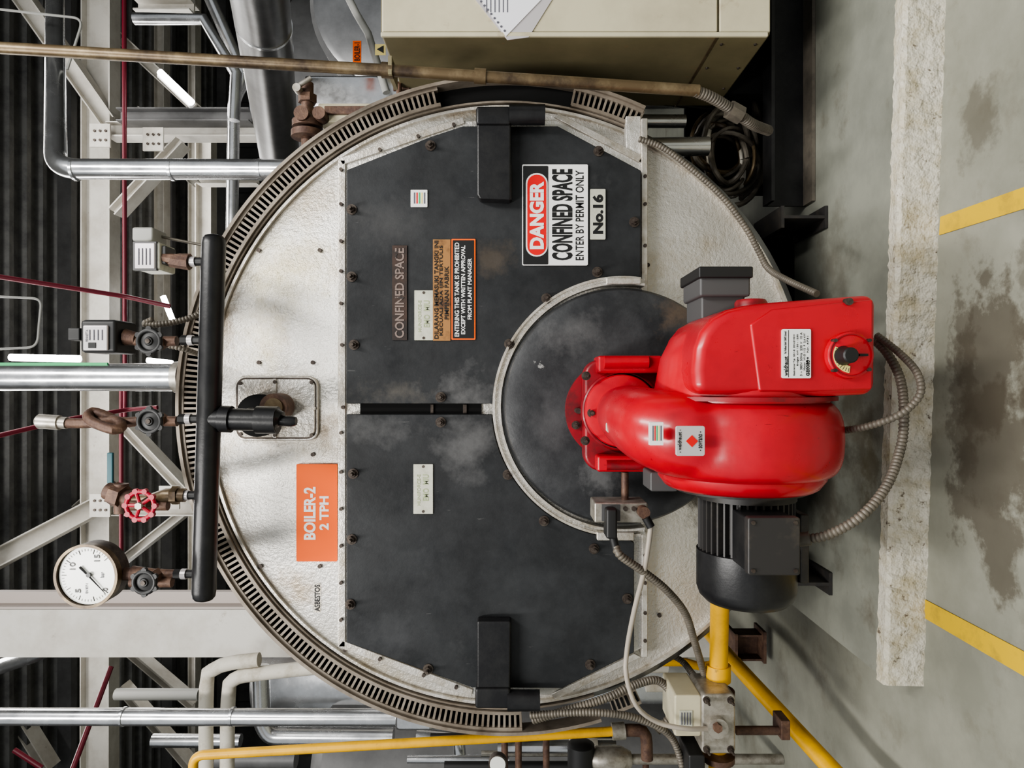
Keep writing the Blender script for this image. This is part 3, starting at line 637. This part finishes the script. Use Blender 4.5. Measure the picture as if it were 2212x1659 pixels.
# ================= GAS TRAIN
gt=grp('gas_pipe')
sweep('main',[W(1555,1290,2.0),W(1553,1400,2.05),W(1550,1700,2.08)],R(20,2.0),'yellow',gt,24)
sweep('coupling',[W(1552,1436,2.06),W(1552,1470,2.06)],R(26,2.06),'yellow',gt,24)
gv=grp('gas_valve_block')
prism('valve_body',rrect(1516,1590,1500,1630,10),1.95,2.1,'diecast',gv,.008)
prism('actuator',rrect(1457,1516,1502,1592,6),1.96,2.12,'cream',gv,.006)
pbox('actuator_label',1468,1496,1535,1570,1.957,1.961,'splate',gv)
for i in range(4): pbox('label_line',1472+i*6,1474+i*6,1540,1566,1.955,1.958,'ink',gv)
disc('port',1552,1575,22,1.93,1.96,'diecast',gv,24); disc('port_nut',1552,1575,10,1.915,1.935,'rust',gv,6)
for p in((1526,1512),(1578,1512),(1526,1618),(1578,1618)): bolt(p[0],p[1],1.95,gv,5)
sweep('inlet_flange',[W(1552,1490,2.05),W(1552,1502,2.05)],R(34,2.05),'rust',gv,24)
sweep('outlet_flange',[W(1552,1630,2.05),W(1552,1642,2.05)],R(34,2.05),'rust',gv,24)
pbox('lower_actuator',1488,1524,1632,1700,1.98,2.1,'rubber',gv,.006)
cyl('support_post',W(1590,1578,2.05),W(1700,1578,2.05),R(9,2.1),'rust',gv,12); pbox('support_foot',1688,1708,1558,1600,2.03,2.1,'rust',gv,.003)
gp=grp('gas_pipe')
sweep('floor_run',[W(1500,1330,3.1),W(1580,1425,2.55),W(1800,1665,1.99),W(1900,1775,1.75)],R(17,2.3),'yellow',gp,20)
px_=grp('pipe_support'); pbox('upright',1592,1655,1372,1376,2.9,2.98,'rust',px_); pbox('upright',1592,1655,1424,1428,2.9,2.98,'rust',px_); pbox('saddle',1588,1594,1370,1430,2.88,3.0,'rust',px_); pbox('foot',1650,1656,1366,1434,2.88,3.0,'rust',px_); pbox('web',1594,1650,1376,1424,2.96,2.97,'rust',px_)
gp=grp('gas_pipe'); sweep('riser',fillet([W(417,1720,2.35),W(417,1632,2.35),W(1322,1580,2.35)],.04),R(10,2.35),'yellow',gp)
sweep('union',[W(1322,1580,2.35),W(1350,1578,2.35)],R(18,2.35),'diecast',gp,10)
sweep('elbow',cr([W(1345,1578,2.35),W(1380,1578,2.35),W(1395,1590,2.35),W(1398,1640,2.35)],.02),R(13,2.35),'rust',gp)
gp=grp('gas_pipe'); pipe('loop',[(1380,1430,2.9),(1480,1430,2.9),(1510,1440,2.9),(1600,1430,2.9)],9,'yellow',gp,.05)
conduit('flexible_conduit',[(1145,1545,2.0),(1230,1540,1.98),(1300,1540,1.98),(1370,1550,2.0),(1430,1575,2.02),(1460,1610,2.05),(1480,1680,2.05)],8)
conduit('flexible_conduit',[(1150,1556,2.03),(1240,1530,2.0),(1310,1508,2.0),(1370,1480,2.03),(1420,1470,2.06),(1450,1500,2.08),(1452,1540,2.08),(1420,1580,2.08)],9)
conduit('flexible_conduit',[(1370,1440,2.15),(1400,1420,2.2),(1440,1412,2.2),(1475,1430,2.2),(1500,1460,2.12),(1528,1480,2.08)],7)
annulus('ring_segment',C,660*k,698*k,ang(1378,1500),ang(1320,1525),D-.03,D,'ring',B,12)
for i in range(6):
    q=ang(1324+i*10,1520-i*3); annulus('slot',C,668*k,690*k,q-.25,q+.25,D-.032,D-.029,'blackmat',B,2)

# ================= BACKGROUND STRUCTURE
st=grp('steel_column')
sd=3.6
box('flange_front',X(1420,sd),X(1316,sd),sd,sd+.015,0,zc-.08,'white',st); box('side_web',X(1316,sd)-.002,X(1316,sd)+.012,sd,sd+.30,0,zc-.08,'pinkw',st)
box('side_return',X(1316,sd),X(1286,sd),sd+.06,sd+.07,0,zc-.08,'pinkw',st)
tr=grp('roof_truss')
L=[((218,-300,6.6),(215,1900,6.6),62),((40,-20,6.2),(238,262,6.6),36),((262,254,6.3),(545,254,6.3),28),((240,285,6.4),(600,285,6.4),32),
 ((395,308,6.3),(252,462,6.3),20),((262,85,7),(420,232,7),22),((240,1092,6.6),(430,1092,6.6),38),((-20,1215,6),(245,1075,6.6),40),((268,915,6.7),(405,1060,6.7),20),
 ((262,1215,6.8),(405,1102,6.8),18),((445,300,9),(445,1300,9),34),((350,-100,9.5),(350,700,9.5),22),((420,-200,9.5),(420,1900,9.5),16),((75,1180,7.5),(235,1040,7.5),16),
 ((430,380,8.5),(560,380,8.5),40),((300,20,5.5),(420,20,5.5),26),((420,395,8),(300,240,8),16),((255,1380,8),(420,1520,8),16),((420,1660,8),(265,1480,8),16),((180,-20,8),(0,220,8),22),((110,1659,7),(0,1480,7),20)]
for p0,p1,w in L: ibeam('member',p0,p1,w,'white' if p0[0]!=262 or p0[1]!=254 else 'tank',tr)
for q in((215,292,6.4),(215,1092,6.5),(330,300,6.2),(365,1075,6.5)): 
    pbox('gusset',q[0]-22,q[0]+22,q[1]-25,q[1]+25,q[2]-.12,q[2]-.1,'white',tr)
    for i in(-12,0,12):
        for jj in(-10,10): disc('gusset_bolt',q[0]+i,q[1]+jj,3,q[2]-.13,q[2]-.12,'bolt',tr,6)
for i,zz in enumerate((5.2,7.4,9.6,11.4)):
    box('purlin',-8.9,8.9,zz,zz+.1,zc-.22,zc-.07,'tank',tr)
lp=grp('lagged_pipe'); sweep('run',[W(540,-120,2.55),W(562,0,2.9),W(605,345,4.4),W(618,460,5.2)],.122,'aludark',lp,40)
for q in((569,50,3.05),(575,100,3.25),(590,230,3.8)): 
    c=W(*q); dr=(W(605,345,4.4)-W(562,0,2.9)).normalized(); sweep('band',[c,c+dr*.015],.1245,'alu',lp,40)
lp=grp('lagged_pipe'); sweep('run',fillet([W(118,-60,4.3),W(120,365,3.25),W(760,367,3.25)],.12),R(22,3.25),'alu',lp,28)
for q in(160,370,560): sweep('band',[W(q,367,3.25),W(q+6,367,3.25)],R(23.5,3.25),'alu',lp,28)
lp=grp('lagged_pipe'); sweep('run',[W(-60,815,3.0),W(385,815,3.0)],R(30,3),'alu',lp,32); sweep('run_flange',[W(380,815,3.0),W(395,815,3.0)],R(34,3),'diecast',lp,32); sweep('run_lower',[W(395,815,3.0),W(470,815,3.0)],R(20,3),'rust',lp,24)
box('pipe_label',X(790,2.95),X(783,2.95),2.97,2.98,Z(240,3),Z(-20,3),'lblue',lp)
lp=grp('lagged_pipe'); sweep('run',[W(-60,1548,3.0),W(860,1550,3.0)],R(18,3),'alu',lp,28); 
for q in(265,500): sweep('band',[W(q,1548,3.0),W(q+5,1548,3.0)],R(20,3),'alu',lp,28)
pbox('elbow_box',852,936,1528,1582,2.9,3.1,'alu',lp,.02)
lp=grp('lagged_pipe'); sweep('run',fillet([W(562,1440,3.5),W(566,1560,3.5),W(585,1590,3.5),W(850,1592,3.5)],.06),R(19,3.5),'alu',lp,24)
lp=grp('lagged_pipe'); sweep('run',[W(290,40,5.2),W(440,42,5.2),W(510,160,5.2),W(505,260,5.2)],R(13,5),'alu',lp,20)
lp=grp('lagged_pipe'); sweep('run',fillet([W(420,-80,5.8),W(530,170,5.8),W(505,215,5.8),W(500,600,5.8)],.2),R(15,5),'alu',lp,20)
lp=grp('lagged_pipe'); sweep('run',[W(1075,1612,3.0),W(1330,1612,3.0)],R(14,3),'alu',lp,20); sweep('cuff',[W(1230,1612,3.0),W(1290,1612,3.0)],R(20,3),'insul',lp,20)
lp=grp('lagged_pipe'); sweep('run',fillet([W(0,1440,5),W(120,1400,5),W(200,1300,5)],.2),R(20,4),'alu',lp,20)
lp=grp('lagged_pipe'); sweep('run',[W(900,1590,3.4),W(990,1595,3.4),W(1000,1700,3.4)],R(16,3.4),'alu',lp,20)
for pp in([(560,1425,3.2),(500,1432,3.2),(458,1448,3.2),(446,1485,3.2),(445,1720,3.2)],[(700,1440,3.2),(560,1455,3.2),(505,1468,3.2),(493,1510,3.2),(490,1720,3.2)]):
    ip=grp('insulated_pipe'); sweep('run',cr([W(*p) for p in pp],.04),R(15,3.2),'insul',ip,18)
vt=grp('lagged_vessel'); lathe('body',W(640,1450,4.6),(0,0,1),[(-2.56,.35),(.12,.36),(.2,.3),(.24,.1)],'alu',vt,40)
vt=grp('lagged_vessel'); lathe('body',W(1000,1640,4.4),(0,0,1),[(-1.42,.45),(.8,.45),(.9,.3),(.95,.1)],'tank',vt,40)
vt=grp('storage_tank'); lathe('body',(2.7,6.6,0),(0,0,1),[(0.0,.95),(3.0,.95),(3.2,.7),(3.25,.1)],'tank',vt,48)
lathe('band',(2.7,6.6,1.9),(0,0,1),[(0,.96),(.04,.96)],'greyp',vt,48)
ws=grp('warning_sign'); pbox('panel',762,780,88,135,3.2,3.205,'orange',ws); txt('BOILER-1',765,777,92,131,3.197,'sblack',ws,.01); pbox('triangle_panel',810,833,95,118,3.2,3.205,'lyel',ws)
prism('triangle',[(814,106),(828,98),(828,114)],3.196,3.199,'sblack',ws)
ds2=grp('inclined_rail'); sweep('rail',[W(745,-20,3.3),W(770,30,3.3),W(795,72,3.28),W(835,200,3.25)],R(9,3),'greyp',ds2)
nb=grp('neighbour_boiler'); lathe('drum',(X(60,4.2),3.9,Z(880,3.9)),(0,1,0),[(0,.50),(.01,.56),(1.5,.56)],'tank',nb,56); lathe('drum_cladding',(X(60,4.2),3.86,Z(880,3.9)),(0,1,0),[(0,.50),(.01,.53),(.05,.53)],'aludark',nb,56)
for s_ in(-.3,.25): box('drum_foot',X(60,4.2)+s_,X(60,4.2)+s_+.06,4.1,5.3,.1,.9,'tank',nb)
vt=grp('lagging_panel'); box('panel',X(232,3.35),X(160,3.35),3.35,3.6,.1,Z(655,3.35),'alu',vt,.02)
for pts in ([(268,-60,6),(270,900,6)],[(-20,595,5),(268,640,5.5),(368,662,5.6)],[(-20,945,5),(150,905,5.4),(275,885,5.8),(340,880,5.8)],[(240,1440,5),(150,1680,4.6)],[(90,1659,5),(30,1620,5)],[(262,820,6),(262,1400,6)]):
    b_=grp('sprinkler_pipe'); sweep('run',fillet([W(*p) for p in pts],.05),R(5,5.5),'burg',b_,10)
for pts in ([(-20,640,4),(90,645,4),(85,690,4),(80,750,4),(-20,755,4)],[(145,150,3.7),(180,40,3.7),(0,20,3.7)]):
    b_=grp('electrical_conduit'); sweep('run',fillet([W(*p) for p in pts],.06),R(2.5,4),'greyp',b_,8)
for a_,b_ in (((345,155,5.9),(415,222,5.9)),((22,772,5.6),(172,775,5.6)),((318,778,7.5),(372,784,7.5)),((352,640,7),(372,690,7))):
    t_=grp('fluorescent_lamp'); p=W(*a_);q=W(*b_); sweep('tube',[p,q],R(7,6),'tube',t_,10); sweep('batten',[p+Vector((0,.06,.03)),q+Vector((0,.06,.03))],.03,'swhite',t_,8)
h=grp('ball_valve_handle'); pbox('handle',230,243,978,1045,2.0,2.01,'teal',h,.003); sweep('valve_stem',[W(243,1045,2.02),W(270,1075,1.95)],R(7,2),'rust',h,8)
conduit('flexible_conduit',[(330,690,2.0),(312,700,2.0),(350,700,2.0),(400,690,2.02),(440,672,2.05),(470,640,2.1)],7)
conduit('flexible_conduit',[(265,752,1.97),(300,748,1.97),(350,745,1.98),(400,755,2.0),(440,770,2.06)],6)
eq=grp('distant_boiler'); lathe('drum',(-3.6,7.0,1.2),(0,1,0),[(0,.85),(.02,.9),(2.2,.9)],'aludark',eq,48); box('plinth_block',-4.4,-2.8,7.0,9,.0,.35,'tank',eq)
pm=grp('feed_pump'); lathe('motor',W(1255,1640,2.8),(1,0,0),[(-.12,.04),(-.11,.055),(.06,.055),(.07,.04)],'rubber',pm,24); lathe('pump_head',W(1300,1640,2.8),(0,0,1),[(-.12,.03),(-.08,.05),(.02,.05),(.05,.03)],'diecast',pm,20); cyl('pump_pipe',W(1330,1640,2.8),W(1690,1640,2.8),.02,'diecast',pm)
rp=grp('small_pipes')
for i,(x0,x1,y,d,r,m) in enumerate([(930,1250,1590,3.3,6,'rubber'),(1395,1480,1480,3.0,14,'insul'),(1400,1440,1430,3,22,'insul'),(470,640,1640,4,20,'tank'),(330,520,1600,5,14,'alu'),(250,430,1500,6,12,'greyp'),(1100,1330,1590,2.9,4,'rubber'),(960,1240,1655,3.1,10,'rubber'),(1040,1300,1628,3.2,6,'diecast'),(880,1100,1640,3.3,8,'alu')]):
    sweep('run',[W(x0,y,d),W(x1,y,d)],R(r,d),m,rp,14)
for x_,y0,y1 in((1120,1580,1659),(1180,1590,1670),(1090,1600,1690),(1395,1590,1680)): sweep('cross_run',[W(x_,y0,2.95),W(x_,y1,2.95)],R(7,3),'rust',rp,12)
gg=grp('small_gauge'); disc('case',1075,1652,20,2.7,2.73,'bolt',gg,24); disc('face',1075,1652,17,2.695,2.70,'glass',gg,24)

# ================= LIGHTS & WORLD
def area(name,loc,rot,sx,sy,pw,col=(1,.975,.94)):
    l=bpy.data.lights.new(name,'AREA'); l.shape='RECTANGLE'; l.size=sx; l.size_y=sy; l.energy=pw; l.color=col
    o=bpy.data.objects.new(name,l); o.location=loc; o.rotation_euler=rot; bpy.context.collection.objects.link(o)
area('ceiling_lamp',(-1.2,-.6,4.2),(math.radians(32),0,0),.35,3.0,195)
area('ceiling_lamp',(1.6,-.3,4.2),(math.radians(30),0,0),.35,3.0,180)
area('ceiling_lamp',(0,5.2,5.6),(0,0,0),6,1.0,180)
area('ceiling_lamp',(0,8.6,5.6),(0,0,0),8,1.0,180)
w=bpy.data.worlds.new('World'); bpy.context.scene.world=w; w.use_nodes=True
w.node_tree.nodes['Background'].inputs[0].default_value=(.93,.97,1,1); w.node_tree.nodes['Background'].inputs[1].default_value=.52
try: bpy.context.scene.view_settings.look='AgX - Medium High Contrast'
except Exception: pass
# ================= CAMERA (held sideways)
cam=bpy.data.cameras.new('camera'); cam.lens=24.0; cam.sensor_width=36; cam.clip_start=.05
co=bpy.data.objects.new('camera',cam); bpy.context.collection.objects.link(co)
co.matrix_world=Matrix(((0,1,0,0),(0,0,-1,0),(-1,0,0,CZ),(0,0,0,1)))
bpy.context.scene.camera=co
